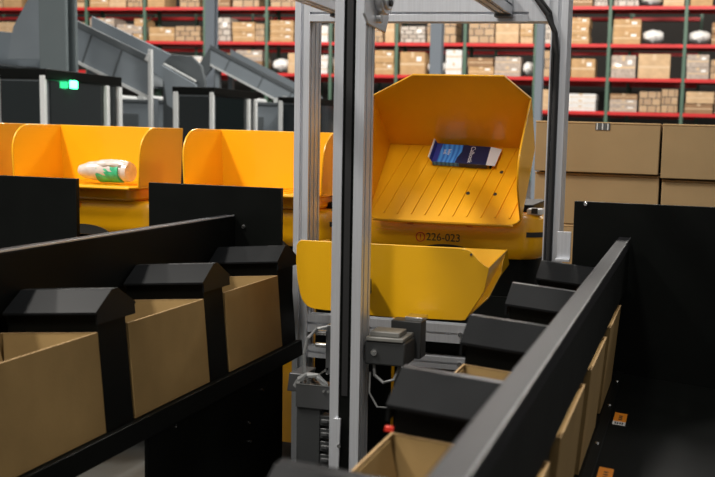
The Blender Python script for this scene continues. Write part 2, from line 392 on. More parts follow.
# drive motor on the right
m = MB(); m.box(-.945, -.815, 2.72, 2.83, -.70, -.625); mo = m.build('motor', M['darkplastic'], mast, bevel=.006)
m = MB(); m.box(-.930, -.835, 2.725, 2.80, -.612, -.596); m.box(-.94, -.82, 2.715, 2.83, -.625, -.612); m.build('motor_cover', M['cover'], mo, bevel=.003)
m = MB(); m.box(-.90, -.80, 2.84, 2.90, -.70, -.58); m.build('gearbox', M['darkplastic'], mo, bevel=.004)
m = MB(); m.cyl((-.913, 2.72, -.66), (-.913, 2.715, -.66), .010, 16); m.cyl((-.913, 2.715, -.66), (-.913, 2.712, -.66), .005, 10); m.build('cover_screw', M['steel'], mo, smooth=True)
m = MB(); m.box(-.86, -.80, 2.86, 2.92, -.582, -.57); m.build('terminal_block', M['steel'], mo, bevel=.002)
m = MB(); m.tube([(-.92, 2.74, -.70), (-.915, 2.735, -.735), (-.885, 2.73, -.755), (-.855, 2.74, -.745), (-.84, 2.76, -.70)], .005); m.build('motor_cable', M['cable'], mo, smooth=True)
m = MB(); m.tube([(-.935, 2.75, -.73), (-.93, 2.73, -.79), (-.90, 2.72, -.83), (-.85, 2.74, -.835), (-.78, 2.80, -.82)], .003); m.build('motor_cable', M['cable'], mo, smooth=True)
# left-side switch gear
m = MB(); m.box(-1.095, -1.05, 2.70, 2.76, -.76, -.60); sw = m.build('switch_bracket', M['alud'], mast, bevel=.003)
for z in (-.625, -.665):
    m = MB(); m.cyl((-1.09, 2.695, z), (-1.125, 2.695, z), .008, 10); m.cyl((-1.072, 2.695, z), (-1.052, 2.695, z), .011, 10); m.build('connector', M['steel'], sw, smooth=True)
m = MB(); m.tube([(-1.085, 2.69, -.605), (-1.115, 2.685, -.61), (-1.145, 2.68, -.64), (-1.158, 2.68, -.69), (-1.155, 2.68, -.75), (-1.14, 2.685, -.79)], .0055); m.build('sensor_cable', M['cable'], sw, smooth=True)
m = MB(); m.tube([(-1.185, 2.68, -.80), (-1.17, 2.675, -.775), (-1.14, 2.672, -.758), (-1.11, 2.672, -.76), (-1.085, 2.675, -.785), (-1.075, 2.68, -.82)], .010); m.build('conduit', M['cable'], sw, smooth=True)
m = MB(); m.solid([(-1.165, 2.70, -.79), (-1.155, 2.70, -.79), (-1.085, 2.70, -.735), (-1.085, 2.70, -.745)], [(-1.165, 2.72, -.79), (-1.155, 2.72, -.79), (-1.085, 2.72, -.735), (-1.085, 2.72, -.745)]); m.build('strut', M['steel'], sw)
m = MB(); m.solid([(-1.225, 2.70, -.825), (-1.165, 2.70, -.825), (-1.165, 2.76, -.825), (-1.225, 2.76, -.825)], [(-1.218, 2.70, -.765), (-1.165, 2.70, -.765), (-1.165, 2.80, -.765), (-1.218, 2.80, -.765)]); lb = m.build('limit_switch', M['alud'], mast, bevel=.003)
m = MB(); m.cyl((-1.19, 2.70, -.80), (-1.19, 2.693, -.80), .007, 10); m.build('screw', M['steel'], lb, smooth=True)
# cover plate and cable chain
m = MB(); m.box(-1.178, -1.055, 2.662, 2.667, -.862, -.787); cp_e = MB(); cp_e.box(-1.178, -1.055, 2.661, 2.71, -.788, -.785); cp = m.build('cover_plate', M['alud'], mast, bevel=.001)
cp_e.build('plate_edge', M['steel'], cp)
for x in (-1.083, -1.067):
    m = MB(); m.cyl((x, 2.662, -.803), (x, 2.657, -.803), .0042, 10); m.build('screw', M['steel'], cp, smooth=True)
m = MB(); m.box(-1.178, -1.10, 2.67, 2.71, -1.25, -.862); m.build('chain_channel', M['darkplastic'], mast, bevel=.002)
z = -.885
for k in range(8):
    m = MB(); m.box(-1.10, -1.052, 2.672, 2.712, z-.034, z); m.box(-1.094, -1.058, 2.664, 2.672, z-.022, z-.010); ln = m.build('chain_link', M['darkplastic'], mast, bevel=.003)
    m = MB(); m.box(-1.092, -1.072, 2.661, 2.664, z-.020, z-.013); m.build('link_clip', M['alud'], ln)
    z -= .042
m = MB(); m.solid([(-1.03, 2.69, -.87), (-1.008, 2.69, -.87), (-1.012, 2.69, -1.03), (-1.034, 2.69, -1.03)], [(-1.03, 2.698, -.87), (-1.008, 2.698, -.87), (-1.012, 2.698, -1.03), (-1.034, 2.698, -1.03)]); st = m.build('guide_strip', M['alu'], mast, bevel=.001)
m = MB(); m.cyl((-1.01, 2.69, -.955), (-1.01, 2.684, -.955), .006, 10); m.build('screw', M['steel'], st, smooth=True)
# arms carrying the tray
for x in (-1.037, -1.012):
    m = MB(); m.box(x-.008, x+.008, 2.79, 2.952, -.52, -.47); m.build('tray_arm', M['alud'], mast, bevel=.002)

for o in mast.children:
    if o.name.split('.')[0] in ('switch_bracket', 'cover_plate', 'chain_channel', 'chain_link', 'limit_switch'): o.location.y += .08
# ------------------------------------------------------------------ yellow tilt tray
tray = thing('tilt_tray', 'yellow plastic scoop tray on the lift, below the big tilted hopper', 'tray', (-.95, 3.1, -.60))
def curve_pts(P, n=6):
    """quadratic corner p0-p1-p2"""
    p0, p1, p2 = [Vector(p) for p in P]; return [((1-t)**2*p0+2*t*(1-t)*p1+t*t*p2) for t in [i/n for i in range(n+1)]]
yt = 2.955
front = [(-1.256, yt, -.357), (-1.264, yt, -.362), (-1.272, yt, -.375), (-1.273, yt, -.43), (-1.268, yt, -.49)]
front += curve_pts([(-1.257, yt, -.54), (-1.246, yt+.004, -.585), (-1.205, yt+.006, -.588)], 5)
front += [(-.97, yt+.008, -.597), (-.70, yt+.006, -.590)]
front += [(-.686, yt+.006, -.586), (-.628, yt+.003, -.49), (-.613, yt, -.413)]
front += curve_pts([(-.615, yt, -.411), (-.648, yt, -.395), (-.672, yt, -.365)], 4) + curve_pts([(-.675, yt, -.362), (-.69, yt, -.354), (-.725, yt, -.354)], 4)
m = MB(); m.sheet(front, (0, .006, 0)); m.build('front_wall', M['tray'], tray, bevel=.0015)
# floor rising from the front bottom edge to the rear lip
m = MB(); m.sheet([(-1.21, yt+.008, -.588), (-.97, yt+.01, -.597), (-.69, yt+.008, -.589), (-.640, 3.10, -.535), (-1.262, 3.10, -.535)], (0, -.003, .006)); m.sheet([(-1.262, 3.10, -.535), (-.640, 3.10, -.535), (-.614, 3.19, -.455), (-1.266, 3.19, -.455)], (0, -.004, .005)); m.sheet([(-1.266, 3.19, -.455), (-.618, 3.19, -.455), (-.614, 3.245, -.388), (-1.266, 3.245, -.394)], (0, -.005, .004)); m.build('floor', M['tray'], tray, bevel=.0015)
m = MB(); m.sheet([(-1.272, yt+.006, -.37), (-1.272, 3.25, -.385), (-1.272, 3.25, -.45), (-1.262, 3.05, -.545), (-1.235, yt+.006, -.58)], (.006, 0, 0)); m.build('side_wall', M['tray'], tray, bevel=.0015)
m = MB(); m.sheet([(-.615, yt+.004, -.413), (-.610, 3.245, -.383), (-.602, 3.25, -.436), (-.648, 3.25, -.503), (-.652, 3.22, -.525), (-.688, yt+.006, -.588), (-.64, yt+.004, -.50)], (-.006, 0, -.001)); m.build('side_wall', M['tray'], tray, bevel=.0015)
m = MB(); m.cyl((-.672, yt-.001, -.372), (-.672, yt-.004, -.372), .004, 10); m.build('rivet', M['alud'], tray)

# ------------------------------------------------------------------ sorting robots
def make_hopper(parent, tilt, xc):
    """U-shaped scoop in local coords: x across, y depth from lip, z up from floor"""
    W, D, S, B = .632 if not tilt else .640, .36 if not tilt else .40, .26 if not tilt else .282, .262 if not tilt else .40
    w = W/2; th = .008; R = .125
    piv = Vector((xc, 3.70, -.258 if not tilt else -.325))
    xf = Matrix.Translation(piv) @ Matrix.Rotation(math.radians(tilt), 4, 'X')
    # floor with rounded lip corners
    fl = [(-w, D), (w, D), (w, .03)] + [(w-.05+.05*math.cos(t), -.02+.05-.05*math.sin(t)-.0) for t in [math.radians(a) for a in (20, 45, 70, 90)]]
    fl += [(-w+.05-.05*math.cos(t), .03-.05*math.sin(t)) for t in [math.radians(a) for a in (90, 70, 45, 20)]] + [(-w, .03)]
    m = MB(); m.prism(fl, 'z', -th, 0); hop = m.build('hopper', M['yellow'], parent, xf=xf, bevel=.002)
    # raised ribs on the floor
    n = 11
    for k in range(n):
        x = -w+.012+(W-.06)*k/(n-1); sk = .085 if tilt else 0; ya, yb = .012, D-.01
        if x+sk > w-.012: yb = ya+(yb-ya)*max(.15, (w-.012-x)/sk)
        xb2 = x+sk*(yb-ya)/(D-.022)
        r = MB(); r.solid([(x-.004, ya, 0), (x+.004, ya, 0), (x+.002, ya, .004), (x-.002, ya, .004)], [(xb2-.004, yb, 0), (xb2+.004, yb, 0), (xb2+.002, yb, .004), (xb2-.002, yb, .004)])
        r.build('floor_rib', M['yellow'], hop, xf=xf)
    # side walls with a rounded front upper corner
    arc = [(R-R*math.cos(a), S-R+R*math.sin(a)) for a in [math.radians(q) for q in range(0, 91, 15)]]
    out = [(.012, 0)] + [(y+.012, z) for y, z in arc] + [(D, S), (D, 0)]
    for sx in (-1, 1):
        m = MB(); fl_ = .012
        A = [(sx*(w-th + fl_*z/S), y, z) for y, z in out]; Bq = [(sx*(w + fl_*z/S), y, z) for y, z in out]
        m.solid(A, Bq); m.build('side_wall', M['yellow'], hop, xf=xf, bevel=.002)
    if tilt: bk = [(-w, 0), (w, 0), (w+.012, S), (.236, B), (-.135, B), (-w-.012, S)]
    else: bk = [(-w, 0), (w, 0), (w+.012, S), (-w-.012, S)]
    m = MB(); m.prism(bk, 'y', D-.004, D+.006); m.build('back_wall', M['yellow'], hop, xf=xf, bevel=.002)
    if tilt:
        for x, y in ((.152, .284), (.201, .258), (.081, .136), (.193, .137), (.07, .30)):
            h = MB(); h.cyl((x, y, -.001), (x, y, .0012), .008, 16); h.build('drain_hole', M['ink'], hop, xf=xf)
    # rolled lip under the front edge
    m = MB(); m.tube([(-w+.03, -.016, -.008), (0, -.018, -.008), (w-.03, -.016, -.008)], .006); m.build('lip', M['yellow'], hop, xf=xf, smooth=True)
    return hop
def make_robot(xc, tilt, label):
    r = thing('sorting_robot', label, 'robot', (xc, 4.0, FLOOR), 'yellow sorting robots in a row')
    # upper shell: rounded plan, tapering to its lower edge
    top = rrect(xc-.405, xc+.405, 3.76, 4.43, .11, 6); 
    def sc_(P, kx, ky): return [(xc+(x-xc)*kx, 4.095+(y-4.095)*ky) for x, y in P]
    if not tilt:
        m = MB(); m.prism(rrect(xc-.27, xc+.27, 3.75, 4.02, .05), 'z', -.325, -.266); m.build('hopper_pan', M['yellow'], r, bevel=.012)
    dz = 0 if tilt else -.024
    m = MB()
    levels = [(-.302, .95, .95), (-.320, .99, .99), (-.38, 1, 1), (-.435, 1, 1), (-.47, .975, .97), (-.486, .93, .93)]
    rings = [[m.bm.verts.new((x, y, z+(dz if z > -.35 else 0))) for x, y in sc_(top, kx, ky)] for z, kx, ky in levels]
    m._f(rings[0]); m._f(rings[-1][::-1]); n = len(rings[0])
    for a, b in zip(rings, rings[1:]):
        for i in range(n): m._f((a[i], a[(i+1) % n], b[(i+1) % n], b[i]))
    body = m.build('body_shell', M['yellow'], r, smooth=True)
    m = MB(); m.prism(rrect(xc-.33, xc+.33, 3.90, 4.34, .05), 'z', -.302+dz, -.272 if tilt else -.30); m.build('turntable_deck', M['black'], r, bevel=.003)
    for sx in (-1, 1):
        x = xc+sx*.335
        ang = [math.radians(q) for q in range(20, 91, 10)]
        ou = [(xc+sx*(.295+.1125*math.sin(q)), 3.87-.1125*math.cos(q)) for q in ang]+[(xc+sx*.4075, 4.0)]
        inn = [(xc+sx*(.295+.095*math.sin(q)), 3.87-.095*math.cos(q)) for q in ang]+[(xc+sx*.39, 4.0)]
        m = MB()
        for p0, p1, q1, q0 in zip(ou, ou[1:], inn[1:], inn): m.prism([p0, p1, q1, q0], 'z', -.392, -.372)
        bmesh.ops.remove_doubles(m.bm, verts=m.bm.verts, dist=1e-5)
        m.build('sensor_slot', M['ink'], body)
    for dx in (-.15, .10) if tilt else (-.02,):
        m = MB(); m.box(xc+dx-.012, xc+dx+.012, 3.754, 3.765, -.362, -.336); m.build('latch', M['orange'], body, bevel=.002)
    # dark arch (laser window) low on the front
    m = MB(); P = [(xc+.005+.13*math.cos(math.radians(a)), -.482+.045*math.sin(math.radians(a))) for a in range(0, 181, 12)]
    m.prism(P, 'y', 3.757, 3.82); m.build('laser_window', M['ink'], body)
    # chassis, hinge brackets, base skirt and wheels
    m = MB(); m.prism(rrect(xc-.375, xc+.375, 3.80, 4.38, .10), 'z', -.76, -.484); m.build('bumper', M['black'], r, bevel=.004)
    m = MB(); m.prism(rrect(xc-.40, xc+.40, 3.77, 4.41, .09), 'z', FLOOR+.10, -.76); m.build('base_skirt', M['yellow'], r, bevel=.004)
    for sx in (-1, 1):
        for y in (3.89, 4.29):
            m = MB(); m.cyl((xc+sx*.30, y, FLOOR+.075), (xc+sx*.36, y, FLOOR+.075), .075, 20); m.build('wheel', M['rubber'], r, bevel=.004)
    for sx in (-1, 1):
        m = MB(); m.box(xc+sx*.27-.012, xc+sx*.27+.012, 3.92, 3.98, -.275, -.266 if not tilt else -.20); m.build('hinge', M['alud'], r)
    if tilt:
        for sx in (-1, 1):
            m = MB(); m.cyl((xc+sx*.2, 4.05, -.28), (xc+sx*.2, 3.955, -.092), .014); m.build('lift_strut', M['alud'], r, smooth=True)
        m = MB(); m.box(xc+.325, xc+.385, 3.80, 3.88, -.304, -.280); q = m.build('sensor_block', M['palegrey'], r, bevel=.004)
        m = MB(); m.box(xc+.345, xc+.37, 3.793, 3.80, -.298, -.276); m.build('sensor_eye', M['ink'], q)
    make_hopper(r, tilt, xc)
    return r, body
rob, body = make_robot(-.966, 46, 'yellow robot tipping its ribbed hopper toward the lift, numbered 226-023 on its front')
text_obj('number_text', '226-023', .044, M['ink'], body, (-.975, 3.7585, -.411), (math.radians(90), 0, 0))
ring = MB(); 
cx_, cz_ = -1.072, -.412
A = [(cx_+.020*math.cos(t*math.pi/12), cz_+.020*math.sin(t*math.pi/12)) for t in range(24)]; B_ = [(cx_+.0165*math.cos(t*math.pi/12), cz_+.0165*math.sin(t*math.pi/12)) for t in range(24)]
for i in range(24):
    j = (i+1) % 24; ring.prism([A[i], A[j], B_[j], B_[i]], 'y', 3.7605, 3.7575)
ring.box(cx_-.002, cx_+.002, 3.7575, 3.7605, cz_-.004, cz_+.011); ring.box(cx_-.002, cx_+.002, 3.7575, 3.7605, cz_-.011, cz_-.007)
ring.build('red_circle_mark', M['redink'], body)
flat, _ = make_robot(-1.805, 0, 'yellow robot with empty level hopper, right of the one carrying a plastic-wrapped item')
c1 = copy_tree(flat); c1.location.x = -2.652; c1['label'] = 'yellow robot whose level hopper holds a white and green wrapped item'
c2 = copy_tree(flat); c2.location.x = -3.49; c2['label'] = 'yellow robot at the far left frame edge, only a strip of hopper showing'

# wrapped item lying in the second hopper from the left
it = thing('wrapped_product', 'white and green plastic-wrapped product lying in a yellow hopper', 'package', (-2.50, 3.80, -.253))
def lumpy(mb, p0, p1, r, seed, n=16, rings=12, sq=1.):
    rnd = random.Random(seed); p0, p1 = Vector(p0), Vector(p1); d = (p1-p0); q = d.normalized().to_track_quat('Z', 'Y'); R = []
    for i in range(rings+1):
        t = i/rings; e = min(1, math.sin(math.pi*min(max(t, .03), .97))**.25)
        R.append([mb.bm.verts.new(p0+d*t + q @ Vector((r*e*(1+rnd.uniform(-.10, .10))*math.cos(2*math.pi*k/n), r*sq*e*(1+rnd.uniform(-.10, .10))*math.sin(2*math.pi*k/n), 0))) for k in range(n)])
    for a, b in zip(R, R[1:]):
        for k in range(n): mb._f((a[k], a[(k+1) % n], b[(k+1) % n], b[k]))
    mb._f(R[0][::-1]); mb._f(R[-1])
m = MB(); lumpy(m, (-2.68, 3.80, -.200), (-2.43, 3.79, -.198), .046, 3); m.build('film_wrap', M['film'], it, smooth=True)
m = MB(); m.cyl((-2.575, 3.797, -.203), (-2.465, 3.793, -.202), .0462, 20); m.build('green_label', M['greenbag'], it, smooth=True)
m = MB(); m.cyl((-2.446, 3.792, -.199), (-2.424, 3.79, -.199), .046, 20, .042); m.build('tube_end', M['film'], it, smooth=True)
m = MB(); lumpy(m, (-2.60, 3.785, -.172), (-2.425, 3.785, -.166), .032, 5, sq=.75); m.build('film_wrap', M['film'], it, smooth=True)

# blue parcel on the tilted hopper floor
TIL = math.radians(46)
pf = Vector((-.946, 3.70+.326*math.cos(TIL), -.325+.326*math.sin(TIL)+H)) + Matrix.Rotation(TIL, 3, 'X') @ Vector((0, 0, .0065))
pc = bpy.data.objects.new('parcel', None); C.objects.link(pc); pc.location = pf; pc.rotation_euler = (Matrix.Rotation(TIL, 3, 'X') @ Matrix.Rotation(math.radians(-2.5), 3, 'Z')).to_euler()
tag(pc, 'blue and navy carton with an open white end flap lying in the tilted yellow hopper', 'parcel')
hw = .052
m = MB(); m.box(-.115, -.0, -hw, hw, 0, .022); m.build('blue_half', M['wave'], pc, world=False, bevel=.001)
m = MB(); m.box(0, .118, -hw, hw, 0, .022); m.build('navy_half', M['navy'], pc, world=False, bevel=.001)
m = MB(); m.prism([(-.016, -hw), (0, -hw), (.02, hw), (0, hw), (.004, .02), (-.012, -.02)], 'z', .0221, .0226); m.build('wave_edge', M['navy'], pc, world=False)
m = MB(); m.prism([(-.115, -hw), (-.095, -hw), (-.090, hw), (-.115, hw)], 'z', .0221, .0226); m.build('end_stripe', M['indigo'], pc, world=False)
m = MB(); m.solid([(-.115, -hw, .022), (-.115, hw, .022), (-.121, hw, .044), (-.121, -hw, .044)], [(-.1165, -hw, .022), (-.1165, hw, .022), (-.1225, hw, .044), (-.1225, -hw, .044)])
m.build('end_flap', M['indigo'], pc, world=False)
m = MB(); m.solid([(-.1165, -hw, .022), (-.1165, hw, .022), (-.1225, hw, .044), (-.1225, -hw, .044)], [(-.118, -hw, .022), (-.118, hw, .022), (-.124, hw, .044), (-.124, -hw, .044)])
m.build('flap_back', M['white'], pc, world=False)
m = MB(); m.solid([(-.121, -hw-.001, .044), (-.121, hw+.001, .044), (-.1255, hw+.001, .044), (-.1255, -hw-.001, .044)], [(-.123, -hw-.001, .049), (-.123, hw+.001, .049), (-.1275, hw+.001, .049), (-.1275, -hw-.001, .049)]); m.build('flap_edge', M['white'], pc, world=False)
m = MB(); m.solid([(.118, -hw, .022), (.118, hw, .022), (.165, hw-.004, .016), (.155, -hw+.004, .016)], [(.118, -hw, .0205), (.118, hw, .0205), (.165, hw-.004, .0145), (.155, -hw+.004, .0145)])
fl = m.build('open_flap', M['whiteink'], pc, world=False); fl['label'] = 'open white end flap'
text_obj('print_text', 'Calbook', .027, M['whiteink'], pc, (.045, .0, .0226), (0, 0, math.radians(-90)), local=True)
text_obj('print_text', 'baby\nsoft', .018, M['whiteink'], pc, (-.062, .006, .0228), (0, 0, math.radians(-90)), local=True)

# ------------------------------------------------------------------ big cardboard cartons behind the right panel
m = MB(); m.box(-1.65, 1.3, 4.98, 5.75, -.74, -.70)
tb = thing('pallet_table', 'dark table hidden behind the right panel under the stacked cartons', 'table', (-.2, 5.3, FLOOR))
m.build('top', M['alud'], tb)
for x in (-1.6, 1.25):
    for y in (5.03, 5.7):
        m = MB(); m.box(x-.04, x+.04, y-.04, y+.04, FLOOR, -.74); m.build('leg', M['alud'], tb)
def big_carton(x0, x1, y0, z0, z1, label, mark=None):
    c = thing('shipping_carton', label, 'carton', ((x0+x1)/2, y0+.3, z0), 'large plain cartons stacked behind the right panel')
    g = .004
    m = MB(); m.box(x0+g, x1-g, y0, y0+.6, z0+.001, z1-.012); m.build('carton_body', M['cardb'], c, bevel=.004)
    m = MB(); m.box(x0+g-.001, x1-g+.001, y0-.002, y0+.602, z1-.012, z1-.002); m.build('lid_edge', M['cardedge'], c, bevel=.003)
    if mark:
        q = MB(); q.box(mark[0], mark[1], y0-.0035, y0-.002, z1-.043, z1-.006); t = q.build('tape_label', M['alud'], c)
        for k in range(5):
            xx = mark[0]+.006+k*(mark[1]-mark[0]-.012)/4.6
            q = MB(); q.box(xx, xx+.006, y0-.0045, y0-.0035, z1-.041, z1-.008); q.build('label_bar', M['palegrey'] if k % 2 == 0 else M['greydark'], t)
big_carton(-.815, -.166, 5.0, -.165, .10, 'upper brown shipping carton with a small grey striped label at its top edge', (-.50, -.425))
big_carton(-.162, .50, 5.0, -.180, .10, 'upper brown shipping carton at the right frame edge, no label')
big_carton(-.815, -.160, 5.03, -.44, -.168, 'lower brown shipping carton directly under the striped-label carton')
big_carton(-.154, .50, 5.03, -.44, -.185, 'lower brown shipping carton at the right frame edge')
big_carton(-.815, -.160, 5.03, -.70, -.442, 'bottom carton hidden under the left stack behind the black panel')
big_carton(-.154, .50, 5.03, -.70, -.442, 'bottom carton hidden under the right stack behind the black panel')

# ------------------------------------------------------------------ control cabinets at the left
def cabinet(y0, y1, x, z1, label, led=None, post_y=()):
    c = thing('control_cabinet', label, 'cabinet', (x-.25, (y0+y1)/2, FLOOR), 'dark cabinets beside the conveyor chutes')
    m = MB(); m.box(x-.5, x, y0, y1, FLOOR, z1-.05); m.build('body', M['greydark'], c, bevel=.006)
    m = MB(); m.box(x-.53, x+.03, y0-.02, y1+.02, z1-.09, z1); m.build('top_cover', M['black'], c, bevel=.006)
    ys = [y0+.03]+list(post_y)+[y1-.03]
    for a, b in zip(ys, ys[1:]):
        m = MB(); m.box(x, x+.01, a+.03, b-.03, FLOOR+.3, z1-.10); m.build('glass_door', M['glass'], c)
    for y in list(post_y)+[y1-.02]:
        m = MB(); m.box(x, x+.045, y-.025, y+.025, FLOOR+.1, z1-.10); m.build('frame_post', M['palegrey'], c, bevel=.006)
    m = MB(); m.box(x-.48, x-.02, y0-.008, y0, FLOOR+.2, z1-.11); m.build('side_glass', M['glass'], c)
    m = MB(); m.box(x-.03, x+.02, y0-.035, y0-.0, FLOOR+.1, z1-.06); m.build('frame_post', M['palegrey'], c, bevel=.004)
    m = MB(); m.box(x-.51, x-.45, y0-.035, y0, FLOOR+.1, z1-.06); m.build('frame_post', M['palegrey'], c, bevel=.004)
    if led:
        q = MB(); q.box(x+.045, x+.075, led-.045, led+.045, z1-.155, z1-.085); l = q.build('lamp', M['led'], c, bevel=.01); l['label'] = 'glowing green lamp'
    return c
cabinet(7.44, 8.55, -5.6, .49, 'dark glazed cabinet with a glowing green lamp at the left edge', 7.76, (8.32,))
cabinet(10.49, 11.6, -5.6, .50, 'dark glazed cabinet in the middle of the row, without a lamp', None, (11.38,))
cabinet(13.5, 14.6, -5.6, .52, 'farthest dark cabinet of the row, partly hidden behind the left gantry post')

# ------------------------------------------------------------------ grey conveyor chutes
def chute(y, x0, z0, x1, z1, th, label, seams, D=.9):
    c = thing('conveyor_chute', label, 'conveyor chute', ((x0+x1)/2, y+.4, FLOOR), 'grey conveyor chutes behind the cabinets')
    m = MB(); m.sheet([(x0, y, z0), (x1, y, z1), (x1, y, z1-th), (x0-.02, y, z0-th)], (0, .05, 0)); side = m.build('side_plate', M['bluegrey'], c, bevel=.004)
    m = MB(); m.sheet([(x0, y+D, z0), (x1, y+D, z1), (x1, y+D, z1-th), (x0, y+D, z0-th)], (0, .05, 0)); m.build('side_plate', M['bluegrey'], c, bevel=.004)
    m = MB(); m.sheet([(x0, y+.05, z0-th*.7), (x1, y+.05, z1-th*.7), (x1, y+D, z1-th*.7), (x0, y+D, z0-th*.7)], (0, 0, -.03)); m.build('bed', M['greydark'], c)
    m = MB(); m.sheet([(x0, y-.03, z0+.005), (x1, y-.03, z1+.005), (x1, y-.03, z1-.08), (x0, y-.03, z0-.08)], (0, .05, 0)); m.build('top_flange', M['greydark'], c, bevel=.004)
    m = MB(); m.sheet([(x0, y-.03, z0-th+.02), (x1, y-.03, z1-th+.02), (x1, y-.03, z1-th-.02), (x0, y-.03, z0-th-.02)], (0, .03, 0)); m.build('trim_rail', M['palegrey'], c)
    for t in seams:
        x = x0+(x1-x0)*t; z = z0+(z1-z0)*t
        m = MB(); m.sheet([(x, y-.012, z-.10), (x+.02, y-.012, z-.10), (x-.13, y-.012, z-th+.03), (x-.15, y-.012, z-th+.03)], (0, .012, 0)); m.build('seam_strip', M['greydark'], side)
    for x, z in ((x0+.1, z0-th), (x1-.05, z1-th)):
        m = MB(); m.box(x-.05, x+.05, y+.1, y+.2, FLOOR, z); m.build('leg', M['bluegrey'], c)
        m = MB(); m.box(x-.05, x+.05, y+D-.2, y+D-.1, FLOOR, z); m.build('leg', M['bluegrey'], c)
    return c
c1 = chute(11, -8.2, 1.51, -6.75, .895, .52, 'large grey-blue chute descending right of the thick steel column', (.42, .72))
m = MB(); m.box(-6.75, -6.70, 10.95, 11.0, FLOOR, .98); m.cyl((-6.725, 10.97, .93), (-6.78, 10.97, .84), .03); m.build('end_post', M['palegrey'], c1, bevel=.006)
m = MB(); m.sheet([(-6.62, 11.3, .95), (-6.34, 11.3, .93), (-6.2, 11.3, .80), (-6.15, 11.3, .60), (-6.15, 11.3, .0), (-6.75, 11.3, .0), (-6.75, 11.3, .84)], (0, .06, 0)); m.build('hood_plate', M['greydark'], c1, bevel=.006)
m = MB(); m.sheet([(-6.68, 11.2, .83), (-6.24, 11.2, .62), (-6.24, 11.2, .60), (-6.68, 11.2, .81)], (0, .05, 0)); m.build('trim_rail', M['palegrey'], c1)
m = MB(); m.sheet([(-6.68, 11.15, .80), (-6.2, 11.15, .56), (-6.2, 11.15, .05), (-6.6, 11.15, .3)], (0, .05, 0)); m.build('lower_plate', M['bluegrey'], c1)
c2 = chute(19, -10.2, 1.80, -8.0, .78, .42, 'smaller grey-blue chute descending toward the left gantry post, farther back', (.2, .55, .85))
m = MB(); m.sheet([(-10.55, 19.02, 1.30), (-10.2, 19.02, 1.80), (-10.15, 19.02, 1.36), (-10.45, 19.02, 1.0)], (0, .05, 0)); m.build('end_plate', M['greydark'], c2)
m = MB(); m.box(-8.48, -8.40, 18.9, 18.97, FLOOR, .74); m.build('end_post', M['palegrey'], c2)
c3 = chute(10.5, -10.2, 1.32, -8.62, 1.19, .62, 'grey conveyor section at the left edge beside the steel column', (.3, .6, .9))
m = MB(); m.sheet([(-8.30, 10.45, 1.20), (-8.02, 10.45, 1.62), (-7.85, 10.45, 1.62), (-7.85, 10.45, .8), (-8.4, 10.45, .8)], (0, .05, 0)); m.build('end_plate', M['bluegrey'], c3)

cb = thing('roller_conveyor', 'low grey conveyor housing behind the gap between the dark cabinets', 'conveyor', (-8, 14.4, FLOOR))
m = MB(); m.box(-11.5, -6.25, 14.0, 14.9, FLOOR, .40); m.build('housing', M['bluegrey'], cb, bevel=.01)
m = MB(); m.box(-11.5, -6.22, 13.97, 14.93, .40, .45); m.build('top_plate', M['greydark'], cb, bevel=.006)
for k in range(9):
    x = -11.2+k*.6; m = MB(); m.cyl((x, 14.05, .47), (x, 14.85, .47), .06, 14); m.build('roller', M['palegrey'], cb, smooth=True)
for x in (-9.3, -8.2, -7.1):
    m = MB(); m.box(x, x+.5, 13.97, 14.0, .0, .22); m.build('access_cover', M['greydark'], cb, bevel=.004)
# ------------------------------------------------------------------ steel building columns
def column(x0, x1, y, label, d=.35, mt='column'):
    m = MB(); w = x1-x0
    P = [(x0, y), (x1, y), (x1, y+.05), (x0+w*.62, y+.05), (x0+w*.62, y+d-.05), (x1, y+d-.05), (x1, y+d), (x0, y+d), (x0, y+d-.05), (x0+w*.38, y+d-.05), (x0+w*.38, y+.05), (x0, y+.05)]
    m.prism(P, 'z', FLOOR, 9)
    o = m.build('building_column', M[mt], org=((x0+x1)/2, y, FLOOR), bevel=.01)
    return struct(o) and o
o = column(-7.14, -6.80, 9.4, '', .22); o.name = 'trim_1'
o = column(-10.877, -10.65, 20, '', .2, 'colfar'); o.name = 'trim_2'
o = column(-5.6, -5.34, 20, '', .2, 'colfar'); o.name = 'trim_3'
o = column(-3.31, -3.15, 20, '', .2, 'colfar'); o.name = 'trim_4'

# ------------------------------------------------------------------ far pallet rack and its cartons
RY, BAY, X0, NB = 33.0, 2.5, -27.977, 12
LEV = [-.17, 1.01, 2.14, 3.27, 4.52]
rk = thing('pallet_rack', 'long red and green pallet rack filled with cartons across the background', 'pallet rack', (-13, RY+.6, FLOOR))
for k in range(NB+1):
    x = X0+BAY*k; m = MB()
    for y in (RY+.02, RY+1.05): m.box(x-.055, x+.055, y, y+.09, FLOOR, 6.2)
    for i in range(7): m.cyl((x, RY+.08, FLOOR+.4+i*1.0), (x, RY+1.08, FLOOR+.9+i*1.0), .02, 6)
    m.build('upright', M['green'], rk)
for k in range(NB):
    for L in LEV:
        for y in (RY, RY+1.08):
            m = MB(); xa, xb_ = X0+BAY*k+.056, X0+BAY*(k+1)-.056
            m.prism([(y, L-.115), (y+.05, L-.115), (y+.05, L), (y+.03, L), (y+.03, L-.02), (y, L-.02)], 'x', xa, xb_); m.build('beam', M['red'], rk)
